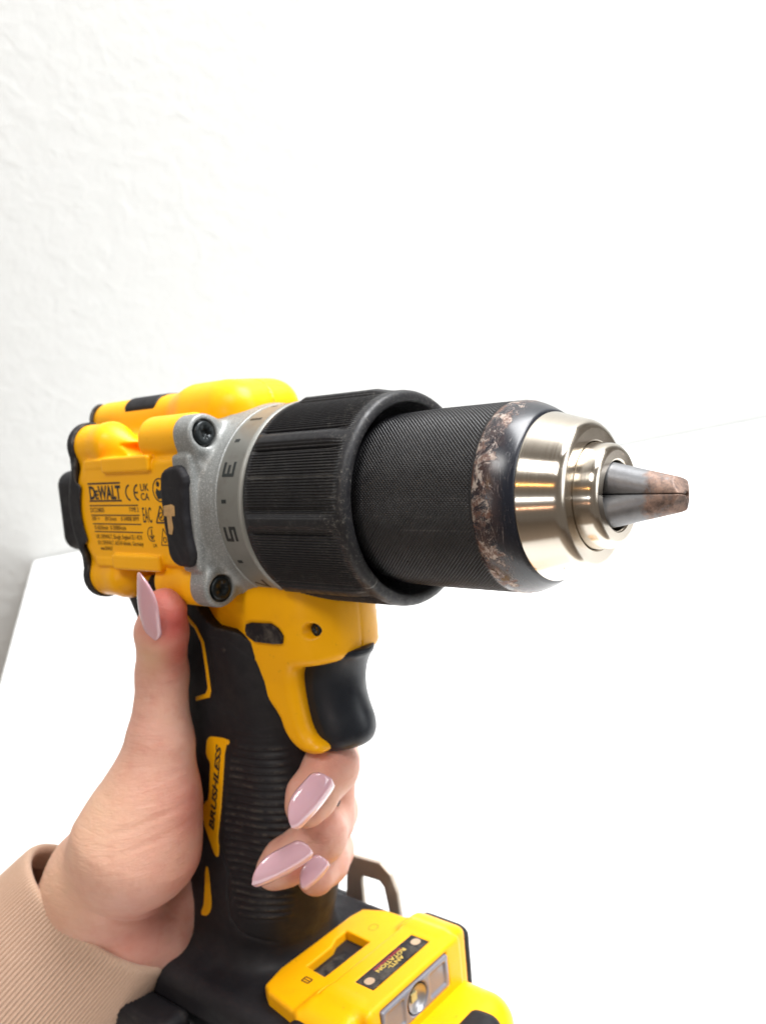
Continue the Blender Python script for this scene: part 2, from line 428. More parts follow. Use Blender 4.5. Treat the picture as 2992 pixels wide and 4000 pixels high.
t = NT(m_tan); t.set('Base Color', t.mix(t.ramp(t.noise(500, 8, .8), [(.4, 0.), (.7, 1.)]), (0.56, 0.34, 0.13), (0.33, 0.20, 0.09)))
m_clip = mat('clip_steel', (0.50, 0.44, 0.37), .5, .3)
m_lens = mat('led_window', (0.20, 0.20, 0.235), .25, .0, .6, coat=.3)
m_chrome = mat('led_reflector', (0.42, 0.42, 0.44), .35, .8)
m_pad = mat('label_pad', (0.50, 0.36, 0.24), .5)
m_red = mat('red_print', (0.40, 0.02, 0.05), .5)
m_yprint = mat('yellow_print', (0.70, 0.50, 0.10), .5)

m_skin = mat('skin', (0.62, 0.34, 0.235), .46, 0, .4, sss=.35, scale=.0035)
t = NT(m_skin)
sx, sy, sz = t.sep()
blot = t.noise(45, 4, .6)
c = t.mix(t.ramp(blot, [(.35, 0.), (.7, 1.)]), (0.73, 0.43, 0.33), (0.69, 0.36, 0.28))
at = t.n('ShaderNodeAttribute'); at.attribute_name = 'flush'
c = t.mix(t.math('MULTIPLY', t.ramp(t.noise(170, 5, .65), [(.48, 0.), (.72, 1.)]), .5), c, (0.60, 0.25, 0.19))
c = t.mix(at.outputs['Fac'], c, (0.60, 0.12, 0.10))
at2 = t.n('ShaderNodeAttribute'); at2.attribute_name = 'pale'
c = t.mix(at2.outputs['Fac'], c, (0.74, 0.50, 0.30))
t.set('Base Color', c)
b1 = t.noise(950, 4, .6); b2 = t.noise(160, 3, .5, stretch=(1, 1, 2.2))
b3 = t.noise(55, 6, .75, stretch=(1, 1, 4.5), dist=1.2)
t.bump(t.math('ADD', t.math('ADD', t.math('MULTIPLY', b1, .5), b2), t.math('MULTIPLY', b3, 1.6)), .00034, .7)
t.set('Roughness', t.ramp(t.noise(300, 4), [(.3, .42), (.7, .55)]))
m_nail = mat('pink_gel_nail', (0.62, 0.36, 0.42), .08, 0, .6, sss=.15, coat=.9, scale=.002)
t = NT(m_nail); t.set('Base Color', t.mix(t.noise(120, 3), (0.60, 0.33, 0.39), (0.70, 0.45, 0.50)))
m_cloth = mat('beige_knit', (0.55, 0.36, 0.25), .85, 0, .2)
t = NT(m_cloth)
c = t.mix(t.noise(900, 6, .7), (0.50, 0.325, 0.225), (0.64, 0.44, 0.32)); t.set('Base Color', c); t.bump(t.noise(2200, 4, .7), .0002, .7)
t.set('Sheen Weight', .4)

m_wall = mat('white_wall', (0.61, 0.62, 0.61), .75, 0, .3)
t = NT(m_wall)
h = t.math('ADD', t.ramp(t.noise(75, 3, .5, dist=.4), [(.35, 0.), (.75, 1.)]), t.math('MULTIPLY', t.noise(380, 4, .6), .25))
t.bump(h, .0008, .45)
m_table = mat('white_laminate', (0.86, 0.865, 0.86), .45)
t = NT(m_table); t.set('Roughness', t.ramp(t.noise(8, 5), [(.3, .42), (.7, .5)]))
m_floor = mat('beige_floor', (0.42, 0.35, 0.28), .6)
t = NT(m_floor); t.set('Base Color', t.mix(t.noise(6, 6), (0.36, 0.29, 0.22), (0.46, 0.38, 0.31)))
# ---------------------------------------------------------------- the room behind
def quad_plane(name, pts, mat, kind=True, thick=None):
    bm = bmesh.new(); vs = [bm.verts.new(p) for p in pts]; f = bm.faces.new(vs)
    if thick is not None:
        r = bmesh.ops.extrude_face_region(bm, geom=[f]); bmesh.ops.translate(bm, vec=thick, verts=[v for v in r['geom'] if isinstance(v, bmesh.types.BMVert)])
    bmesh.ops.recalc_face_normals(bm, faces=bm.faces)
    me = bpy.data.meshes.new(name); bm.to_mesh(me); bm.free()
    o = link(name, me, mat)
    if kind: o['kind'] = 'structure'
    return o
TZ = 0.78                                          # table height
A = Vector([-0.2895, 0.6341, 0.78]); B = Vector([0.4621, 0.9951, 0.78])      # back corner of the table and a point further along the wall
e = (B-A).normalized(); nrm = Vector((0, 0, 1)).cross(e)             # along the wall / away from the room
if nrm.y < 0: nrm = -nrm
L0, L1 = A-e*2.2+nrm*.002, A+e*3.2+nrm*.002
quad_plane('wall', [(L0.x, L0.y, 0), (L1.x, L1.y, 0), (L1.x, L1.y, 2.7), (L0.x, L0.y, 2.7)], m_wall, thick=nrm*.12)
quad_plane('floor', [(-5, -4, 0), (5, -4, 0), (5, 5, 0), (-5, 5, 0)], m_floor)
E2 = Vector([0.2304, -0.9731, 0.0])                   # direction of the table's left edge, towards the viewer
tb = empty('table', 'white laminate table standing against the white wall behind the drill', 'table', Matrix.Translation((A.x, A.y, 0)))
def slab(name, u0, u1, v0, v1, z0, z1, m=m_table, bev=.0015):
    bm = bmesh.new()
    P = [e*u0+E2*v0, e*u1+E2*v0, e*u1+E2*v1, e*u0+E2*v1]
    lo_ = [bm.verts.new((p.x, p.y, z0)) for p in P]; hi_ = [bm.verts.new((p.x, p.y, z1)) for p in P]
    bm.faces.new(lo_[::-1]); bm.faces.new(hi_)
    for i in range(4): bm.faces.new((lo_[i], lo_[(i+1) % 4], hi_[(i+1) % 4], hi_[i]))
    bmesh.ops.recalc_face_normals(bm, faces=bm.faces)
    bmesh.ops.bevel(bm, geom=bm.edges[:], offset=bev, segments=2, affect='EDGES')
    me = bpy.data.meshes.new(name); bm.to_mesh(me); bm.free()
    return link(name, me, m, tb)
slab('tabletop', 0, 1.9, 0, .2005, TZ-.028, TZ)
slab('tabletop', 0, 1.9, .2015, 0.80, TZ-.028, TZ)
for u, v in ((.03, .03), (1.80, .03), (.03, .72), (1.80, .72)): slab('leg', u, u+.05, v, v+.05, 0, TZ-.03)

# ---------------------------------------------------------------- the drill
drill = empty('cordless_drill', 'yellow and black cordless drill with ribbed collar and worn metal chuck, held in the hand', 'power drill', TOOL)

def f_yellow(x, y, z):
    g = motor(x, y, z)
    # the recessed label field and the two strips that frame it
    ay = abs(y)
    st = box(x, ay, abs(z), (-80, 27.7, 14.2), (11.5, 2.5, 2.3), .7)
    g = np.minimum(g, st)
    st2 = box(x, ay, abs(z), (-96, 26.8, 14.6), (6, 2.3, 1.6), .7)
    g = np.minimum(g, st2)
    for s in (1, -1):                                   # cooling slots
        g = smax(g, -box(x+(z*s-17)*.4, ay, z*s, (-86.2, 22.5, 18.2), (2.1, 5, 1.8), .3), .3)
    g = np.maximum(g, -box(x, y, z, (-93.5, 0, 36), (7.5, 9.0, 3.6), .8))         # seat of the black insert
    # centre seam
    g = np.maximum(g, -(np.maximum(abs(y)-.16, -(g+.35))))
    n = nose(x, y, z)
    hole = np.maximum(Ln(x+28.3, z+33.8)-2.5+.25*np.clip(14.5-ay, 0, 4), 11.-ay)   # screw pocket
    n = smax(n, -hole, .4)
    n = smax(n, -extr(poly(x, z, SLOT), abs(ay-16.6)-1.1, .2), .3)
    n = smax(n, -np.maximum(Ln((x+62.3)/.8, z+30.6)-1.6, 17.8-ay), .3)
    n = np.maximum(n, -(np.maximum(abs(y)-.16, -(n+.35))))
    rec = np.maximum(extr(poly(x, z, TRIGHOLE), abs(y)-9.6, .5), -50)
    n = smax(n, -rec, .5)
    o = np.minimum(g, n)
    return smax(o, -np.maximum(Ln((x+60.5)/.8, z+28.6)-1.7, abs(ay-20)-4), .3)
SLOT = [(-51.4,-33.0),(-49.5,-32.4),(-41.0,-32.0),(-38.2,-33.2),(-36.4,-35.4),(-37.0,-37.6),(-40.3,-38.0),(-48.2,-38.1),(-51.6,-36.5),(-52.0,-34.9)]
TRIGHOLE = [(-36.2,-44.2),(-34,-44.2),(-15,-44.6),(-15,-64),(-30,-66),(-34,-64.5),(-36,-58)]
sdf('housing', f_yellow, (-126, -31, -74), (-18, 31, 38), .5, m_yellow, drill)
sdf('hump_insert', lambda x, y, z: np.maximum(hump(x, y, z, .35), box(x, y, z, (-94.5, 0, 34), (8.0, 12.5, 5.2), 1.)), (-104, -15, 28), (-85, 15, 37), .4, m_grip, drill)
extrude_poly('direction_button', [(-44+(a+44)*.95, -35.1+(b+35.1)*.93) for a, b in SLOT], -16.35, 16.35, m_grip, drill, 'y')
def screw_head(name, c, ax, R_, par, mat_=None, depth=1.2):
    """round head with a six-lobed socket; ax = unit axis pointing out"""
    n = 48; th = np.linspace(0, 2*np.pi, n, endpoint=False)
    prof = [(-depth, R_), (-.35, R_), (-.1, R_*.93), (0, R_*.8), (0, None), (-.9, None), (-.9, 0.001)]
    ax = Vector(ax); s1 = ax.orthogonal().normalized(); s2 = ax.cross(s1)
    G = np.zeros((n, len(prof), 3))
    for j, (h_, r_) in enumerate(prof):
        for i, a in enumerate(th):
            rr = R_*(.40+.055*math.cos(6*a)) if r_ is None else r_
            G[i, j] = Vector(c)+ax*h_+s1*(rr*math.cos(a))+s2*(rr*math.sin(a))
    return link(name, grid_mesh(name, G), mat_ or m_screw, par)
for s in (-1, 1): screw_head('housing_screw', (-28.2, s*11.9, -33.8), (0, s, 0), 1.9, drill)

# rear rubber shell and end cap
def f_rear(x, y, z):
    g = motor(x, y, z, .8, 2.6)
    g = smax(g, -(motor(x, y, z, -.6, .1)), .3)
    g = smax(g, np.minimum(-(motor(x, y, z, 6., -.6)), 99), .3)
    g = np.maximum(g, x+98)
    cap = box(x, y, z, (-119.5, 0, -1), (19.5, 19, 13.5), 5)
    cap = np.maximum(cap, -motor(x, y, z, 6., .1))
    return smin(g, cap, 2)
sdf('rear_cap', f_rear, (-142, -32, -32), (-96, 32, 40), .6, m_grip, drill)

# gear case, silver
def f_gear(x, y, z):
    ay, az = abs(y), abs(z); r = Ln(y, z)
    prof = np.interp(x, [-60, -51.5, -50.2, -46.8, -46.0, -44.8, -44.6, -34.4], [28.7, 28.7, 28.4, 27.7, 27.5, 27.5, 26, 26])
    g = np.maximum(np.maximum((r-prof)*.9, -55.2-x), x+43)
    g = np.maximum(g, ay-28.9)
    lob = cylx(x, ay, az, 24.4, 20.9, 5.4, -56.9, -49.8, .9)
    web = cylx(x, ay, az, 19.5, 16, 8.5, -57, -50.6, .9)
    lob = smin(lob, web, 3)
    side = box(x, ay, z, (-55, 26.5, 0), (3.8, 3.2, 16), 1.2)
    g = smin(g, lob, 2.2)
    g = smin(g, side, .8)
    low = box(x, y, z, (-46.5, 0, -25.5), (11, 11, 2.6), 1.)
    g = smin(g, low, 2)
    g = smax(g, -np.maximum(Ln(ay-24.6, az-21.0)-3.75, -51.3-x), .5)
    return g
sdf('gear_case', f_gear, (-60, -32, -30), (-33, 32, 31), .42, m_silver, drill)
for sy_ in (-1, 1):
    for sz_ in (-1, 1): screw_head('gear_case_screw', (-49.3, sy_*24.6, sz_*21.0), (1, 0, 0), 3.25, drill, depth=3.)

# scale ring with its figures
lathe('scale_ring', [(-45.3, 26.9), (-44.9, 27.25), (-36.6, 27.25), (-36.3, 27.55), (-35.2, 27.55), (-34.9, 27.0), (-33, 25)], m_band, drill, 256)
ring = drill.children[-1]
def onring(x0, deg, R_=27.28):
    def fn(u, v, w):                                      # glyph right runs down the flank, glyph up points at the chuck
        a = math.radians(deg)-u/R_
        return (x0+v, -(R_+w)*math.cos(a), (R_+w)*math.sin(a))
    return fn
SEG = {'1': [(1.1, 0, 1.1, 1)], '7': [(0, 1, 2, 1), (2, 1, .9, 0)], '3': [(0, 1, 2, 1), (2, 1, 2, 0), (2, 0, 0, 0), (.5, .5, 2, .5)],
       '5': [(2, 1, 0, 1), (0, 1, 0, .55), (0, .55, 2, .55), (2, .55, 2, 0), (2, 0, 0, 0)], '9': [(0, 0, 2, 0), (2, 0, 2, 1), (2, 1, 0, 1), (0, 1, 0, .5), (0, .5, 2, .5)]}
for s, d in (('1', 60.), ('3', 24.1), ('5', -12.2), ('7', -48.8), ('9', -85), ('11', -121), ('13', -157), ('15', 167), ('17', 131), ('19', 95)):
    bm = bmesh.new(); gw, gh = 3.3, 3.7
    for i, ch in enumerate(s):
        x0 = (i-len(s)/2)*(gw+1.0)+.5
        for p in SEG[ch]:
            n_ = 5; P_ = [(x0+(p[0]+(p[2]-p[0])*k/n_)*gw/2, (p[1]+(p[3]-p[1])*k/n_)*gh-gh/2) for k in range(n_+1)]
            dx_, dy_ = P_[-1][0]-P_[0][0], P_[-1][1]-P_[0][1]; L_ = math.hypot(dx_, dy_)
            P_[0] = (P_[0][0]-dx_/L_*.3, P_[0][1]-dy_/L_*.3); P_[-1] = (P_[-1][0]+dx_/L_*.3, P_[-1][1]+dy_/L_*.3)
            for k in range(n_): bar_bm(bm, *P_[k], *P_[k+1], .9, .05)
    place('figure', bm, onring(-41.0, d), m_print, ring)
for k in range(10):
    bm = bmesh.new(); bar_bm(bm, 0, -.9, 0, .9, 1.0, .05); place('tick_mark', bm, onring(-41.9, 6.1+36*k), m_print, ring)

# torque collar: fine ribs between eight broad lugs
NR = 228
def f_ribs(T, X, R_):
    d = np.degrees(T); u = (d+5+22.5) % 45-22.5
    lug = np.exp(-(u/3.9)**4); groove = np.exp(-((abs(u)-6.4)/1.0)**2)
    ax_ = np.clip((X+33.4)/1.0, 0, 1)*np.clip((-2.7-X)/1.5, 0, 1)
    axl = np.clip((X+33.8)/1.2, 0, 1)*np.clip((-3.0-X)/5., 0, 1)
    rib = np.abs(np.cos(T*NR/2))**1.6
    out = R_ > 26.6
    return np.where(out, ax_*(1-lug)*(rib*.52-.50)-axl*groove*.7+axl*lug*.95, 0)
prof = [(-33.0, 24), (-34.5, 25.5), (-34.5, 27.1)]+[(x, 27.45) for x in np.linspace(-34.2, -1.9, 34)]+[(-1.2, 27.35), (-.6, 27.05), (-.2, 26.5), (0, 25.8), (0, 25.0), (-.25, 24.45), (-.9, 24.2), (-2.2, 24.05), (-2.6, 23.5), (-7, 23.2), (-9, 19)]
lathe('torque_collar', prof, m_collar, drill, NR*8, f_ribs)

# chuck
def f_knurl(T, X, R_):
    N = 150; q = .93
    a = T*N/(2*np.pi)+X/q; b = T*N/(2*np.pi)-X/q
    ta = 1-abs(((a % 1)-.5)*2); tb_ = 1-abs(((b % 1)-.5)*2)
    w = np.clip((31.3-X)/.8, 0, 1)*np.clip((X+3.2)/.8, 0, 1)
    return w*(np.minimum(ta, tb_)*.52-.38)
kp = [(-9.5, 20.2), (-4.4, 20.2), (-4.0, 20.9)]+[(x, float(np.interp(x, [-4, 0, 10, 31.5], [21.2, 21.45, 21.85, 22.0]))) for x in np.arange(-3.7, 31.4, .155)]
lathe('chuck_grip', kp, m_knurl, drill, 900, f_knurl)
sp = [(31.25, 20.5), (31.3, 21.95), (31.8, 22.1), (33.2, 22.08), (34.6, 21.9), (36.2, 21.35), (37.8, 20.6), (39.2, 19.75), (39.9, 19.2), (40.0, 18.2)]
lathe('chuck_shoulder', sp, m_sleeve, drill, 192)
lathe('chuck_nose', [(39.8, 18.0), (39.8, 18.85), (40.05, 18.97), (40.3, 18.93), (40.5, 18.87), (47.7, 16.80), (48.1, 16.68), (48.55, 16.45), (48.95, 16.1), (49.25, 15.65), (49.42, 15.2), (49.5, 14.8), (49.5, 14.6), (49.5, 12.2), (49.5, 12.08), (49.42, 11.95), (49.2, 11.87), (48.6, 11.85)], m_steel, drill, 256)
lathe('chuck_ring', [(48.6, 11.7), (49.5, 11.7), (49.7, 11.72), (52.8, 11.36), (53.1, 11.3), (53.5, 11.16), (53.9, 10.9), (54.2, 10.55), (54.38, 10.15), (54.45, 9.8), (54.45, 9.65), (54.45, 8.0), (54.45, 7.9), (54.35, 7.68), (54.1, 7.52), (53.6, 7.45), (44, 7.4)], m_steel, drill, 192)
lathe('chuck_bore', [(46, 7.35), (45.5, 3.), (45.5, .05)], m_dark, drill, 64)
for k in range(3):
    ph = math.radians(70+120*k)
    def f_jaw(x, y, z, ph=ph):
        u, v = -math.cos(ph), math.sin(ph)          # radial direction in (y, z)
        rad = y*u+z*v; tan = -y*v+z*u
        oc = 3.25-(x-55)*.25
        g = Ln(rad-oc, tan)-3.95+np.clip(x-55, 0, 14)*.028
        g = smax(g, abs(tan)*.5-rad*.866+.09, .15)     # 120 degree wedge towards the axis
        g = smax(g, x-69.2+.22*(rad-1.5)**2*.2, .35)
        g = smax(g, (x-67.6)*.8+rad*.6-1.9, .2)
        g = smax(g, -(Ln(rad, tan)-.75-.0*x+np.clip(66.5-x, 0, 9)), .15)
        return np.maximum(g, 47-x)
    sdf('jaw', f_jaw, (46.5, -7, -7), (70.5, 7, 7), .2, m_jaw, drill)

# hammer-mode bumper pad with the worn patch
BUMP = [(-61.8,12.1),(-58.5,13.0),(-55.5,13.2),(-53.6,12.3),(-52.2,9.4),(-53.1,5.9),(-53.8,-2.5),(-53.1,-7.7),(-52.6,-11.2),(-53.4,-13.8),(-56,-14.6),(-60.7,-14.0),(-62.8,-11.8),(-62.9,-8.3),(-63.4,-2.1),(-63.3,5.0),(-63.3,9.2)]
BUMP = chaikin(BUMP, 1)
BUMP = [(a+(1.0 if a < -57 else .8), b) for a, b in BUMP]
for s in (-1, 1):
    def f_b(x, y, z, s=s):
        d = poly(x, z, BUMP); w = abs(y*s-29)-3.0+.002*(z*z)
        g = extr(d, w, 1.3)
        return g+.12*np.sin(z*.9+x*.7)*np.sin(x*.8)*.6
    sdf('bumper_pad', f_b, (-66, min(s*25, s*34), -16), (-49, max(s*25, s*34), 15), .3, m_grip, drill)
    pad = drill.children[-1]
    if s < 0:
        bm = bmesh.new(); poly_bm(bm, [(-61.6,2.5),(-58.2,2.9),(-56.9,2.4),(-57.2,-.2),(-58.6,-.3),(-58.4,-3.4),(-59.3,-5.3),(-60.6,-5.1),(-60.6,-.4),(-61.9,-.1)], .3)
        place('worn_patch', bm, lambda u, v, w: (u+.7, -31.93-w, v), m_tan, pad)

# rating marks lasered on the flank
hs = drill.children[0]
def onflank(x0, z0, y0=-28.95): return lambda u, v, w: (x0+u, y0-w, z0+v)
def mark(name, s, x0, z0, size, mat_, width=None, shear=0, bold=0.):
    bm = text_mesh(s, size, .05, shear, bold=bold)
    w_ = max(v.co.x for v in bm.verts)-min(v.co.x for v in bm.verts); x_min = min(v.co.x for v in bm.verts)
    k_ = (width/w_) if width else 1.
    for v in bm.verts: v.co.x = (v.co.x-x_min)*k_
    return place(name, bm, onflank(x0, z0), mat_, hs)
mark('logo_lettering', 'D', -100.9, 4.35, 5.4, m_print, 3.1, 0, .2)
mark('logo_lettering', 'E', -97.9, 4.35, 3.6, m_print, 1.8, 0, .14)
mark('logo_lettering', 'WALT', -96.3, 4.35, 5.4, m_print, 11.6, 0, .2)
bm = bmesh.new()
for q in ((-101.3, 8.95, -84.6, 8.95), (-101.3, 3.75, -84.6, 3.75)): bar_bm(bm, *q, .5)
for a, b in ((2.35, -77), (-.55, -76.8), (-3.15, -76.5), (-5.5, -76.2)): bar_bm(bm, -101.6+(2.35-a)*.13, a, b, a, .32)
place('rule_lines', bm, onflank(0, 0), m_print, hs)
bm = bmesh.new()
arc_bm(bm, -79.9, 6.0, 2.2, 100, 260, .55); arc_bm(bm, -75.9, 6.0, 2.2, 100, 260, .55); bar_bm(bm, -78., 6.0, -76.3, 6.0, .5)
place('conformity_mark', bm, onflank(0, 0), m_print, hs)
mark('mark_lettering', 'UK', -74.9, 6.4, 2.9, m_print, 3.9, 0, .03); mark('mark_lettering', 'CA', -75.1, 3.8, 2.9, m_print, 3.9, 0, .03)
mark('mark_lettering', 'EAC', -75.2, -2.6, 6.3, m_print, 4.1, 0, .0)
bm = bmesh.new()
arc_bm(bm, -65.9, 6.5, 3.2, 0, 360, .35, 36)
poly_bm(bm, [(-67.2, 3.9), (-65.6, 4.2), (-65.5, 5.6), (-63.9, 6.4), (-64.4, 7.2), (-66.2, 6.3), (-67.4, 7.0), (-68.1, 5.8)])
arc_bm(bm, -66.7, 8.2, .42, 0, 360, .8, 10); poly_bm(bm, [(-65.6, 6.9), (-64.9, 8.6), (-63.4, 7.9), (-64.0, 6.6)])
place('manual_symbol', bm, onflank(0, 0), m_print, hs)
bm = bmesh.new()
for T_ in ([(-66.7, 2.1), (-69.2, -2.6), (-63.9, -2.6)],):
    for i in range(3): bar_bm(bm, *T_[i], *T_[(i+1) % 3], .45)
arc_bm(bm, -66.6, -.9, 1.15, 0, 360, .3, 20); bar_bm(bm, -67.2, -.8, -66.8, -1.4, .35); bar_bm(bm, -66.8, -1.4, -66.0, -.3, .35)
place('triangle_symbol', bm, onflank(0, 0), m_print, hs)
bm = bmesh.new()
arc_bm(bm, -71.9, -5.9, 2.0, 70, 300, .3); bar_bm(bm, -72.0, -4.5, -72.0, -7.2, .5); bar_bm(bm, -73, -6.2, -72, -7.4, .4); bar_bm(bm, -71, -6.2, -72, -7.4, .4)
for T_ in ([(-66.6, -4.2), (-68.0, -8.9), (-63.2, -8.9)],):
    for i in range(3): bar_bm(bm, *T_[i], *T_[(i+1) % 3], .28)
arc_bm(bm, -66.2, -7.4, .7, 0, 360, .3, 12)
place('warning_symbol', bm, onflank(0, 0), m_brown, hs)
mark('rating_lettering', 'DCD805', -101.4, .35, 2.0, m_print, 7.2); mark('rating_lettering', 'TYPE 2', -81.6, .45, 1.9, m_print, 4.7)
mark('rating_lettering', '18V =', -101.0, -2.2, 1.9, m_brown, 3.9); mark('rating_lettering', 'Ø13mm', -94.2, -2.2, 1.8, m_brown, 5.7); mark('rating_lettering', '0-34000 BPM', -86, -2.2, 1.8, m_brown, 8.6)
mark('rating_lettering', '0-650/min  0-2000/min', -100.2, -4.9, 1.9, m_brown, 16.)
mark('address_lettering', 'UK: DEWALT, Slough, England SL1 4DX', -100.0, -7.6, 1.9, m_brown, 23.3)
mark('address_lettering', 'EU: DEWALT, 65510 Idstein, Germany', -99.4, -9.4, 1.8, m_brown, 22.9)
mark('address_lettering', 'www.DEWALT', -98.4, -11.1, 1.7, m_brown, 6.3)
mark('marking_lettering', 'UA', -71.9, -9.6, 1.5, m_brown, 1.8)

# trigger
TRIG = [(-42,-40),(-19.5,-40.6),(-18.7,-42.3),(-20.6,-44.2),(-22.6,-48.2),(-23.4,-53),(-22.9,-57.5),(-21.0,-62.5),(-20.7,-66),(-22.6,-69.2),(-27.4,-70.6),(-33,-69.6),(-36.5,-66),(-42,-64)]
TRIG = chaikin(TRIG, 2)
def f_trig(x, y, z):
    d = poly(x+1.8+.075*y*y, z, TRIG)*.85
    w = abs(y)-9.0+np.clip(x+30, 0, 12)**2*.012
    return extr(d, w, 3.0)
sdf('trigger', f_trig, (-43, -11, -73), (-16, 11, -39), .38, m_trig, drill)

# rubber grip and foot
def f_grip(x, y, z):
    g = grip_foot(x, y, z)
    g = np.maximum(g, -(poly(x, z, NOSEX)))
    # moulded ribs on both flanks
    reg = poly(x, z, RIBS)
    zz = z+.018*(x+50)**2*.25
    wv = np.cos(zz*2*np.pi/2.4)
    m_ = np.clip(-reg/1.2, 0, 1)*np.clip((abs(y)-10)/3, 0, 1)
    g = g-m_*.42*np.clip(wv+.2, -.6, 1)
    edge = np.exp(-(abs(poly(x, z, PANEL))/.45)**2)*np.clip((abs(y)-12)/2, 0, 1)
    g = g+edge*.35
    e2 = np.exp(-(abs(poly(x, z, PAD2))/.35)**2)*np.clip((abs(y)-12)/2, 0, 1)
    return g+e2*.22
NOSEX = [(-80,-10),(-72,-20),(-68,-27.5),(-64.5,-32.5),(-62,-34.3),(-55.5,-34.9),(-53,-36.2),(-49.7,-39.3),(-43.6,-44.6),(-41.8,-47.5),(-41.2,-50.7),(-41.5,-58),(-40.3,-63.2),(-37.1,-66.4),(-33.3,-67.6),(-28,-67.4),(-20,-60),(-10,-10)]
RIBS = [(-59,-68.5),(-42,-68.5),(-36,-75),(-36,-122),(-66.5,-126),(-69.5,-118),(-71.6,-103),(-69.6,-92),(-66,-80),(-63.5,-73)]
PANEL = [(-60,-66.5),(-30,-66.5),(-30,-140),(-60,-130.5),(-67.5,-129),(-71.2,-126),(-72,-119),(-70.5,-113),(-74,-104),(-71.5,-92),(-67.5,-79),(-64.5,-70)]
PAD2 = [(-66,-38),(-56,-38),(-46,-47),(-44.5,-62),(-52,-64),(-58,-61),(-66,-58)]
sdf('grip', f_grip, (-125, -35, -151), (-24, 35, -19), .55, m_grip, drill)
gr = drill.children[-1]
def onsurf(fn, pts, side=-1):
    """y of the flank of fn at each (x, z)"""
    P = np.array(pts, float); y = np.full(len(P), side*45.)
    for _ in range(60): y -= side*np.maximum(fn(P[:, 0], y, P[:, 1]), 0)*.7
    return y
def decal(name, P, mat_, fn, parent, thick=.25, sm=1):
    """an inlay that follows the flank: a solid, meshed on a fine grid inside polygon P"""
    P = chaikin(P, sm) if sm else P
    def f(x, y, z):
        return np.maximum(poly(x, z, P), np.maximum(abs(fn(x, y, z)+.3)-.3-thick, y+8))
    P_ = np.array(P)
    return sdf(name, f, (P_[:, 0].min()-1, -24, P_[:, 1].min()-1), (P_[:, 0].max()+1, -10, P_[:, 1].max()+1), .22, mat_, parent)
STR = [(-73.3,-70.0),(-71.9,-69.2),(-64.0,-68.6),(-63.7,-70.3),(-65.7,-71.1),(-69,-83),(-72.8,-96.6),(-74.4,-102.9),(-74.1,-105.5),(-74.6,-107.9),(-75.6,-108.4),(-76.9,-107.3),(-78.2,-103.8),(-80.5,-98.4),(-80.1,-93.2),(-78.7,-91.5),(-76.7,-90.2),(-74.0,-79.2),(-73.7,-77.7),(-75.4,-75.9),(-74.3,-71.3)]
decal('stripe_inlay', STR, m_yellow, f_grip, gr, .22)
st = gr.children[-1]
decal('lower_inlay', [(-81.6,-113.0),(-80.3,-112.8),(-80.0,-119.2),(-79.7,-123.6),(-80.5,-127.2),(-82.4,-129.2),(-84.9,-129.6),(-85.1,-128.3),(-83.7,-126.1),(-82.6,-119.9)], m_yellow, f_grip, gr, .22)
ACC = [(-73.0,-30.8),(-69.3,-34.6),(-67.4,-39.1),(-67.7,-46.4),(-68.3,-54.4),(-69.4,-56.6),(-76.2,-58.7),(-76.2,-57.4),(-71.0,-55.6),(-69.5,-53.5),(-68.9,-46.4),(-68.6,-39.3),(-70.2,-35.4),(-74.3,-31.8)]
decal('edge_inlay', ACC, m_yellow, f_grip, gr, .22, 0)
bm = text_mesh('BRUSHLESS', 3.1, .12, .18, fine=1.2, bold=.10)
w_ = max(v.co.x for v in bm.verts)
d1 = Vector((8.3, 0, 28.4)).normalized()
def strf(u, v, w):
    k_ = u/w_*29.6
    x_, z_ = -75.75+8.3*k_/29.6-v*.97, -100.1+28.4*k_/29.6+v*.24
    return (x_, float(onsurf(f_grip, [(x_, z_)])[0])-.30-w, z_)
vs = [tuple(v.co) for v in bm.verts]
xz = [strf.__code__ and (-75.75+8.3*(u/w_)-v*.97, -100.1+28.4*(u/w_)+v*.24) for u, v, w in vs]
ys = onsurf(f_grip, xz)
for v, (x_, z_), y_ in zip(bm.verts, xz, ys): v.co = Vector((x_, y_-.27-v.co.z, z_))*0.001
bmesh.ops.recalc_face_normals(bm, faces=bm.faces)
me = bpy.data.meshes.new('stripe_lettering'); bm.to_mesh(me); bm.free(); link('stripe_lettering', me, m_print, st)

# foot: yellow lamp head, lens, controls
PL = [(-50.8,-23.5),(-47.5,-25.5),(-36,-27.5),(-33,-28),(-33,24.5),(-44,24),(-51.5,20.5),(-52.5,15),(-52.5,-16)]
def f_head(x, y, z):
    pl = extr(poly(x, y, PL), abs(z+141)-4.3+.04*(x+50)*0, 1.3)
    bar = box(x, y, z, (-22.5, 0, -142), (9.6, 21.5, 8.4), 2.2)
    bar = smax(bar, (x+13.2)*.97+(z+137)*.12, .8)
    g = smin(pl, bar, .8)
    wing = box(x, abs(y), z, (-25.5, 22.3, -146.5), (9, 7.0, 12.2), 3.2)
    wing = smax(wing, (abs(y)-25)*.6+(z+135.5)*.8-1.2, 2)
    g = smin(g, wing, 2)
    g = np.maximum(g, -box(x, y, z, (-31.6, 0, -134.2), (.45, 21, 1.6), .2))
    g = smax(g, -extr(poly(x, y, HOLE), abs(z+137)-3.2, .2), .3)
    g = smax(g, -box(x, y, z, (-22.4, .6, -133.4), (3.4, 13.0, .55), .2), .2)
    g = smax(g, -box(x, y, z, (-12.6, -1.5, -140.3), (2.2, 15.2, 5.0), .6), .5)
    return g
HOLE = [(-45.8,-11.4),(-38,-12.1),(-37.6,7.6),(-47.7,8.1),(-47.5,3.1),(-46,-0.1)]
sdf('lamp_head', f_head, (-55, -34, -161), (-10, 34, -130), .42, m_yellow, drill)
hd = drill.children[-1]
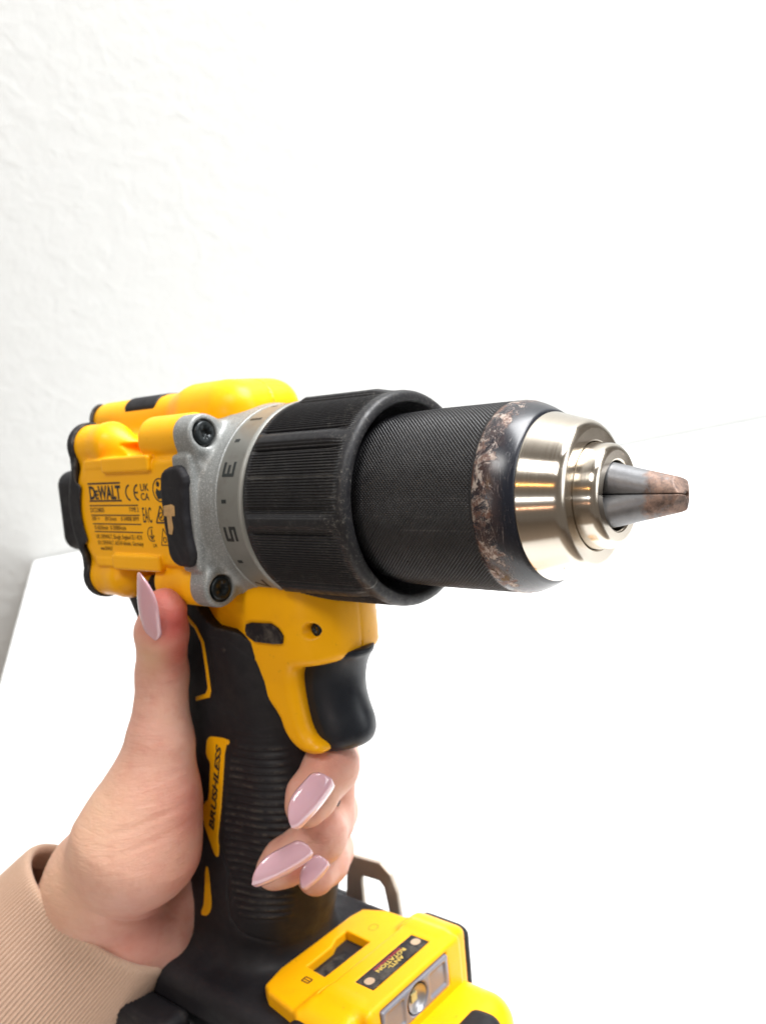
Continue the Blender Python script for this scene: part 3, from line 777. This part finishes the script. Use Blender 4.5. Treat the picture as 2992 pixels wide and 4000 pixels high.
extrude_poly('bit_slot', [(a*.98-.85, b*.97) for a, b in HOLE], -140.6, -139.4, m_dark, hd, 'z')
bm = bmesh.new(); bar_bm(bm, -41.3, -11, -41.3, 2, 4.2, 1.2); place('slot_floor', bm, lambda u, v, w: (u, v, -139.0+w), m_grip, hd)
bm = bmesh.new(); poly_bm(bm, [(-25.7,-12.2),(-19.3,-12.2),(-19.3,13.4),(-25.7,13.4)], .25); place('sensor_label', bm, lambda u, v, w: (u, v, -133.75+w), m_grip, hd)
lb = hd.children[-1]
for yc in (-10.0, 11.2):
    bm = bmesh.new(); poly_bm(bm, chaikin([(-23.9, yc-1.5), (-21.1, yc-1.5), (-21.1, yc+1.5), (-23.9, yc+1.5)], 2), .12); place('label_pad', bm, lambda u, v, w: (u, v, -133.6+w), m_pad, lb)
for s_, x_, sz_ in (('ANTI-', -21.9, 2.0), ('ROTATION', -23.7, 2.0)):
    bm = text_mesh(s_, sz_, .08, 0, 'CENTER', bold=.03)
    ww = max(v.co.x for v in bm.verts)-min(v.co.x for v in bm.verts); kk = {'ANTI-': 6.6, 'ROTATION': 12.6}[s_]/ww
    place('label_lettering', bm, lambda u, v, w, x_=x_, kk=kk: (x_+v-.3, .6-u*kk, -133.6+w), m_yprint, lb)
bm = bmesh.new()
for i in range(24): bar_bm(bm, -24.9, -5.4+i*.5, -24.15, -5.3+i*.5, .25, .08)
place('label_underline', bm, lambda u, v, w: (u, v, -133.6+w), m_red, lb)
bm = bmesh.new(); P = chaikin([(-42.8,12.4),(-40.2,12.4),(-40.2,15.6),(-42.8,15.6)], 1)
for i in range(len(P)): bar_bm(bm, *P[i], *P[(i+1) % len(P)], .25)
place('lock_symbol', bm, lambda u, v, w: (u, v, -136.68+w), mat('moulded_outline', (0.62, 0.22, .004), .5), hd)
bm = bmesh.new()
P = [(-42.6,-16.9),(-40.0,-16.9),(-40.0,-15.0),(-42.6,-15.0)]
for i in range(4): bar_bm(bm, *P[i], *P[(i+1) % 4], .45)
bar_bm(bm, -42.3, -16, -40.3, -16, .4); place('battery_symbol', bm, lambda u, v, w: (u, v, -136.68+w), m_brown, hd)
def f_lens(x, y, z):
    g = box(x, y, z, (-13.6, -1.5, -140.3), (.9, 15.0, 4.8), .5)
    g = smax(g, -box(x, abs(y+1.5), z, (-12.6, 9.6, -140.3), (.7, 3.9, 3.6), .8), .3)
    return smax(g, -(Ln(y+1.5, z+140.3)-4.0-(x+14)*.5), .3)
sdf('lamp_window', f_lens, (-15.5, -18, -146.5), (-12, 15, -134.5), .3, m_lens, hd)
rf = []
for i in range(14):
    a = i/13*1.25; rf.append((-14.6+1.9*(1-math.cos(a))*1.3, .3+3.9*math.sin(a)))
G = np.array([[(x_, -1.5-r_*math.cos(q), -140.3+r_*math.sin(q)) for x_, r_ in rf] for q in np.linspace(0, 2*np.pi, 40, endpoint=False)])
link('lamp_reflector', grid_mesh('lamp_reflector', G), m_chrome, hd)
bm = bmesh.new(); poly_bm(bm, [(-1.2,-1.2),(1.2,-1.2),(1.2,1.2),(-1.2,1.2)], .5); place('led_chip', bm, lambda u, v, w: (-14.2+w, -1.5+u, -140.3+v), mat('led_phosphor', (.55, .48, .22), .3), hd)
def f_side(x, y, z):
    g = box(x, abs(y), z, (-26.5, 29.6, -148.5), (9.5, 1.7, 11.2), 1.4)
    return smax(g, (abs(x+26.5)-6)*.6+(z+138.5)*.8-1.2, .8)
for s in (-1, 1):
    sdf('foot_bumper', lambda x, y, z, s=s: np.maximum(f_side(x, y, z), -s*y), (-40, -33 if s < 0 else 26, -161), (-14, -26 if s < 0 else 33, -135), .4, m_grip, drill)

# battery pack
def f_bat(x, y, z):
    g = box(x, y, z, (-52, 0, -172), (58, 35, 17), 7)
    fr = box(x, y, z, (-11, 0, -170.5), (15, 26.5, 22.5), 9)
    return fr
def f_bat_black(x, y, z):
    g = box(x, y, z, (-66, 0, -173), (46, 37.5, 16.5), 6)
    rb = box(x, abs(y), z, (-91, 37.5, -160), (15, 6, 10.5), 3)
    g = smin(g, rb, 3)
    rb2 = box(x, abs(y), z, (-40, 34, -157), (12, 7, 9), 4)
    g = smin(g, rb2, 3)
    g = g+.25*np.sin(y*.9)*np.clip((abs(y)-20)/5, 0, 1)*0
    return g
sdf('battery_case', f_bat_black, (-122, -43, -190), (-10, 43, -145), .8, m_grip, drill)
sdf('battery_front', f_bat, (-26, -30, -194), (8, 30, -145), .6, m_yellow, drill)
def f_latch(x, y, z): return box(x, y, z, (-1, 6.5, -155.5), (6.5, 9, 7.6), 5)
sdf('battery_latch', f_latch, (-8, -4, -164), (7, 17, -146), .4, m_grip, drill)

# belt clip on the far flank
CLIP = [(-76,-156),(-73.5,-134),(-71.5,-131.8),(-58,-131.2),(-53.5,-134.4),(-51.0,-140),(-49.5,-156)]
CIN = [(-66.6,-156),(-67.2,-140),(-66.4,-138.2),(-58.8,-137.9),(-56.9,-139.6),(-55.4,-147),(-54.6,-156)]
def f_clip(x, y, z):
    d = np.maximum(poly(x, z, CLIP), -poly(x, z, CIN))
    d = np.minimum(d, np.maximum(poly(x, z, CLIP), z+150))
    return extr(d, abs(y-38.4-(z+140)*.03)-.9, .35)
sdf('belt_clip', f_clip, (-78, 35.5, -157), (-48, 41, -130), .35, m_clip, drill)
# ---------------------------------------------------------------- the hand, forearm and sleeve
person = empty('person', 'left hand with long pink nails in a beige ribbed cuff, gripping the drill', 'person', TOOL)
IR, DN, FW = (np.array(v) for v in CAM_R)                  # helper directions for the pose, in the tool frame
J = dict(
    T3=(-67.11, -31.0, -26.86), T3b=(-71.22, -30.0, -33.69), T2=(-77.64, -27.0, -47.49), T1=(-80.08, -29.0, -69.02), Ta=(-82.61, -32.0, -83.79), Tb=(-86.77, -36.0, -97.47), Tc=(-104.84, -38.0, -113.57),
    W1=(-110.93, -40.46, -120.26), W2=(-106.56, -33.2, -131.99), W3=(-102.77, -25.95, -140.2), H1=(-99.22, -13.67, -129.48), H2=(-103.8, -21.82, -142.01),
    mP=(-51.35, 13.0, -83.67), mD=(-36.13, -3.0, -76.8), mT=(-35.26, -13.0, -81.71), mE=(-34.72, -16.0, -83.44),
    rP=(-55.16, 14.0, -101.66), rD=(-41.81, -5.0, -98.26), rT=(-46.73, -15.0, -103.15), rE=(-49.38, -17.0, -105.46),
    pP=(-57.51, 14.0, -115.32), pD=(-46.16, 1.0, -110.23), pT=(-42.73, -7.0, -109.82),
)
J = {k: np.array(v) for k, v in J.items()}
MC = dict(i=(-99, 25, -62), m=(-100, 27, -78), r=(-101, 26, -94), p=(-102, 23, -108))
CT = (-112.93, -37.68, -126.01); CT = np.array(CT)
AX = -IR*.66+DN*.74+FW*.03; AX /= np.linalg.norm(AX)       # forearm, towards the elbow
E1 = IR*.826+DN*.565; E1 -= AX*(E1@AX); E1 /= np.linalg.norm(E1)
E3 = np.cross(AX, E1)
CT = CT+E1*.6-AX*4.6
if E3@FW > 0: E3 = -E3                                       # towards the viewer
def f_hand(x, y, z):
    C = lambda a, b, ra, rb: cone(x, y, z, J[a] if isinstance(a, str) else a, J[b] if isinstance(b, str) else b, ra, rb)
    th = smin(C('T3', 'T3b', 6.1, 7.3), C('T3b', 'T2', 7.3, 7.2), 2)
    th = smin(th, C('T2', 'T1', 7.1, 9.3), 3)
    th = smin(th, C('T1', 'Ta', 9.0, 13.4), 5)
    th = smin(th, C('Ta', 'Tb', 13.2, 17.4), 6)
    th = smin(th, C('Tb', 'Tc', 17.2, 15.0), 8)
    wr = smin(C('W1', J['W1']+AX*90, 13.5, 16), C('W2', J['W2']+AX*90, 16.5, 18), 6)
    wr = smin(wr, C('W3', J['W3']+AX*90, 12.5, 15), 6)
    wr = smin(wr, C('Tc', 'W1', 15, 12.5), 8)
    h = smin(th, wr, 7)
    hy = smin(C('H1', 'H2', 9., 12.), C('H2', J['W3']+AX*20, 12., 13), 5)
    h = smin(h, hy, 3.0)
    pm = C('H1', MC['p'], 9., 11); pm = smin(pm, C('Tc', MC['r'], 15, 12), 6)
    pm = smin(pm, C(MC['i'], MC['m'], 9.5, 9.5), 5); pm = smin(pm, C(MC['m'], MC['p'], 10, 9.5), 5)
    pm = smin(pm, C(MC['r'], 'H2', 12, 12), 6)
    h = smin(h, pm, 6)
    # fingers round the far flank and the front of the grip
    idx_ = smin(C(MC['i'], (-66, 28, -55), 9, 8), C((-66, 28, -55), (-54, 25, -52), 8, 6.5), 2)
    fm = smin(C(MC['m'], 'mP', 9, 8.2), C('mP', 'mD', 8.1, 7.6), 3); fm = smin(fm, C('mD', 'mT', 7.6, 6.9), 2.5); fm = smin(fm, C('mT', 'mE', 6.8, 5.4), 2)
    fr = smin(C(MC['r'], 'rP', 9, 8.2), C('rP', 'rD', 8.0, 7.7), 3); fr = smin(fr, C('rD', 'rT', 7.6, 6.6), 2.5); fr = smin(fr, C('rT', 'rE', 6.5, 5.2), 2)
    fp = smin(C(MC['p'], 'pP', 8, 7.4), C('pP', 'pD', 7.2, 6.6), 3); fp = smin(fp, C('pD', 'pT', 6.6, 5.6), 2)
    fg = smin(smin(fm, fr, .8), fp, .8); fg = smin(fg, idx_, .8)
    fg = smin(fg, C((-47.5, 10, -88), (-49, 9, -102), 6, 6), 2)
    h = smin(h, fg, 2.0)
    # creases: the thumb's inner joint and the folds of the ball of the thumb
    def crease(c, n, w, d, R_):
        c = np.array(c); n = np.array(n)/np.linalg.norm(n)
        t = (x-c[0])*n[0]+(y-c[1])*n[1]+(z-c[2])*n[2]
        q = np.sqrt((x-c[0])**2+(y-c[1])**2+(z-c[2])**2)
        return d*np.exp(-(t/w)**2)*np.clip(1.6-q/R_, 0, 1)
    h = h+crease((-61.59, -32.0, -43.7), DN*.97-IR*.12, .7, .55, 7)
    h = h+crease((-63.4, -32.0, -45.77), DN*.97-IR*.2, .6, .3, 7)
    for u_ in [[-49.01, -46.0, -67.34], [-56.67, -46.0, -71.72], [-55.58, -46.0, -76.58], [-60.75, -46.0, -82.7], [-59.77, -46.0, -88.31]]:
        h = h+crease(u_, DN*.96+IR*.32, .7, .35, 14)
    h = h+crease((-88.13, -35.11, -124.27), E1*.1+AX, .9, .6, 15)
    return h
Pm, Qm = sdf_mesh(f_hand, (-215, -75, -215), (-12, 42, -18), .8)
hand = link('hand', np_mesh('hand', Pm, Qm), m_skin, person)
def blob(P, pts):
    a = np.zeros(len(P))
    for c, r_, k_ in pts: a = np.maximum(a, k_*np.exp(-((P-np.array(c))**2).sum(1)/r_**2))
    return a
fl = blob(Pm, [((-61.47, -31.37, -30.52), 9, 1.0), ((-63.25, -29.0, -40.5), 9, .9), ((-64.9, -33.22, -23.2), 7, .75), ((-22.14, -12.61, -74.85), 8, .6), ((-24.63, -21.1, -83.48), 6, .55), ((-25.01, -17.41, -92.32), 7, .8), ((-43.3, -27.86, -95.63), 5, .9),
               ((-30.07, -24.97, -78.64), 4, .6), ((-36.4, -18.1, -104.43), 5, .6), ((-67.17, -28.14, -86.46), 12, .45), ((-79.49, -27.87, -123.86), 12, .55), ((-75.18, -26.68, -103.35), 10, .45), ((-90.29, -36.97, -124.72), 20, .35), ((-25.31, -9.37, -70.19), 8, .35)])
pl = blob(Pm, [((-25.79, -24.28, -71.03), 7, .8), ((-32.65, -26.03, -89.73), 8, .8), ((-24.82, -12.59, -96.47), 6, .7), ((-69.53, -36.83, -40.38), 6, .6), ((-89.32, -46.42, -85.28), 18, .45), ((-106.48, -48.29, -109.03), 18, .5), ((-23.85, -9.9, -82.84), 8, .5)])
for nm, arr in (('flush', fl), ('pale', pl)):
    at_ = hand.data.attributes.new(nm, 'FLOAT', 'POINT'); at_.data.foreach_set('value', arr.astype(np.float32))

def nail(base, tip, nv, W, arch=.5, label=None, curl=.06):
    base, tip, nv = (np.array(q, float) for q in (base, tip, nv))
    d = tip-base; L = np.linalg.norm(d); d /= L; nv = nv-d*(nv@d); nv /= np.linalg.norm(nv); s_ = np.cross(nv, d)
    ns, nt = 28, 15
    def surf(s, t, off):
        w = W/2*(math.sqrt(max(0, 1-(1-min(s/.22, 1))**2))*.96 if s < .22 else (.96+.04*math.sin((s-.22)/.25*math.pi/2) if s < .47 else max(0, 1-((s-.47)/.53)**2.6)**.6))
        w = max(w, .02); q = W/2
        h = q*arch*(1-(t*w/q)**2)-q*arch
        return base+d*(s*L)+s_*(t*w)+nv*(h-curl*L*(2*s-1)**2+off*min(1, w/(.5*q)))
    top = [[surf(i/(ns-1), -1+2*j/(nt-1), .35) for j in range(nt)] for i in range(ns)]
    bot = [[surf(i/(ns-1), -1+2*j/(nt-1), -.25) for j in range(nt)] for i in range(ns)]
    G = np.array([np.array(a+b[::-1]) for a, b in zip(top, bot)])
    G = G[::-1]
    return link('nail', grid_mesh('nail', G, closed_u=False, closed_v=True), m_nail, person, label)
CAMV = -FW
nail((-22.3, -16.39, -72.89), (-26.31, -28.85, -82.04), CAMV*.8+IR*.42+DN*.28, 10.0, .62)
nail((-29.05, -19.7, -94.03), (-37.31, -34.99, -98.09), CAMV*.8+IR*.15+DN*.5, 10.0, .62)
nail((-32.13, -11.43, -100.86), (-34.99, -19.69, -105.53), CAMV*.8+IR*.3+DN*.35, 7.6, .62)
nail((-70.23, -36.59, -34.46), (-63.45, -41.27, -14.46), -IR*.74+CAMV*.64-DN*.05, 10.6, .55, curl=.05)

# knitted cuff: ribs run along the arm
NRB = 148
th = np.linspace(0, 2*np.pi, NRB*6, endpoint=False)
rows = []
for s, dr in [(9, -3.2), (4, -3.0), (1.2, -2.6), (.2, -1.8), (0, -1.0), (.5, -.3), (1.5, 0)]+[(3+2.2*k, 0) for k in range(52)]:
    k_ = max(s-1, 0)
    ra = 28.8+dr+k_*.055+1.1*math.sin(s*.06)+.5*np.sin(th*2+s*.05)+.7*np.sin(th*3+1+s*.03)*min(1, s/20)
    rb = 20.0+dr+k_*.05+.8*np.sin(th*2+s*.07+2)*min(1, s/20)
    rib = (np.abs(np.cos(th*NRB/2))**.8-.6)*.75*min(1, .35+s/6)
    c_ = CT+AX*s
    lean = 3.6*(1-np.cos(th))/2
    rows.append(c_[None]+AX[None]*lean[:, None]+E1[None]*((ra+rib)*np.cos(th))[:, None]+E3[None]*((rb+rib)*np.sin(th))[:, None])
G = np.stack(rows, 1)
link('cuff', grid_mesh('cuff', G), m_cloth, person, 'beige ribbed knit cuff')
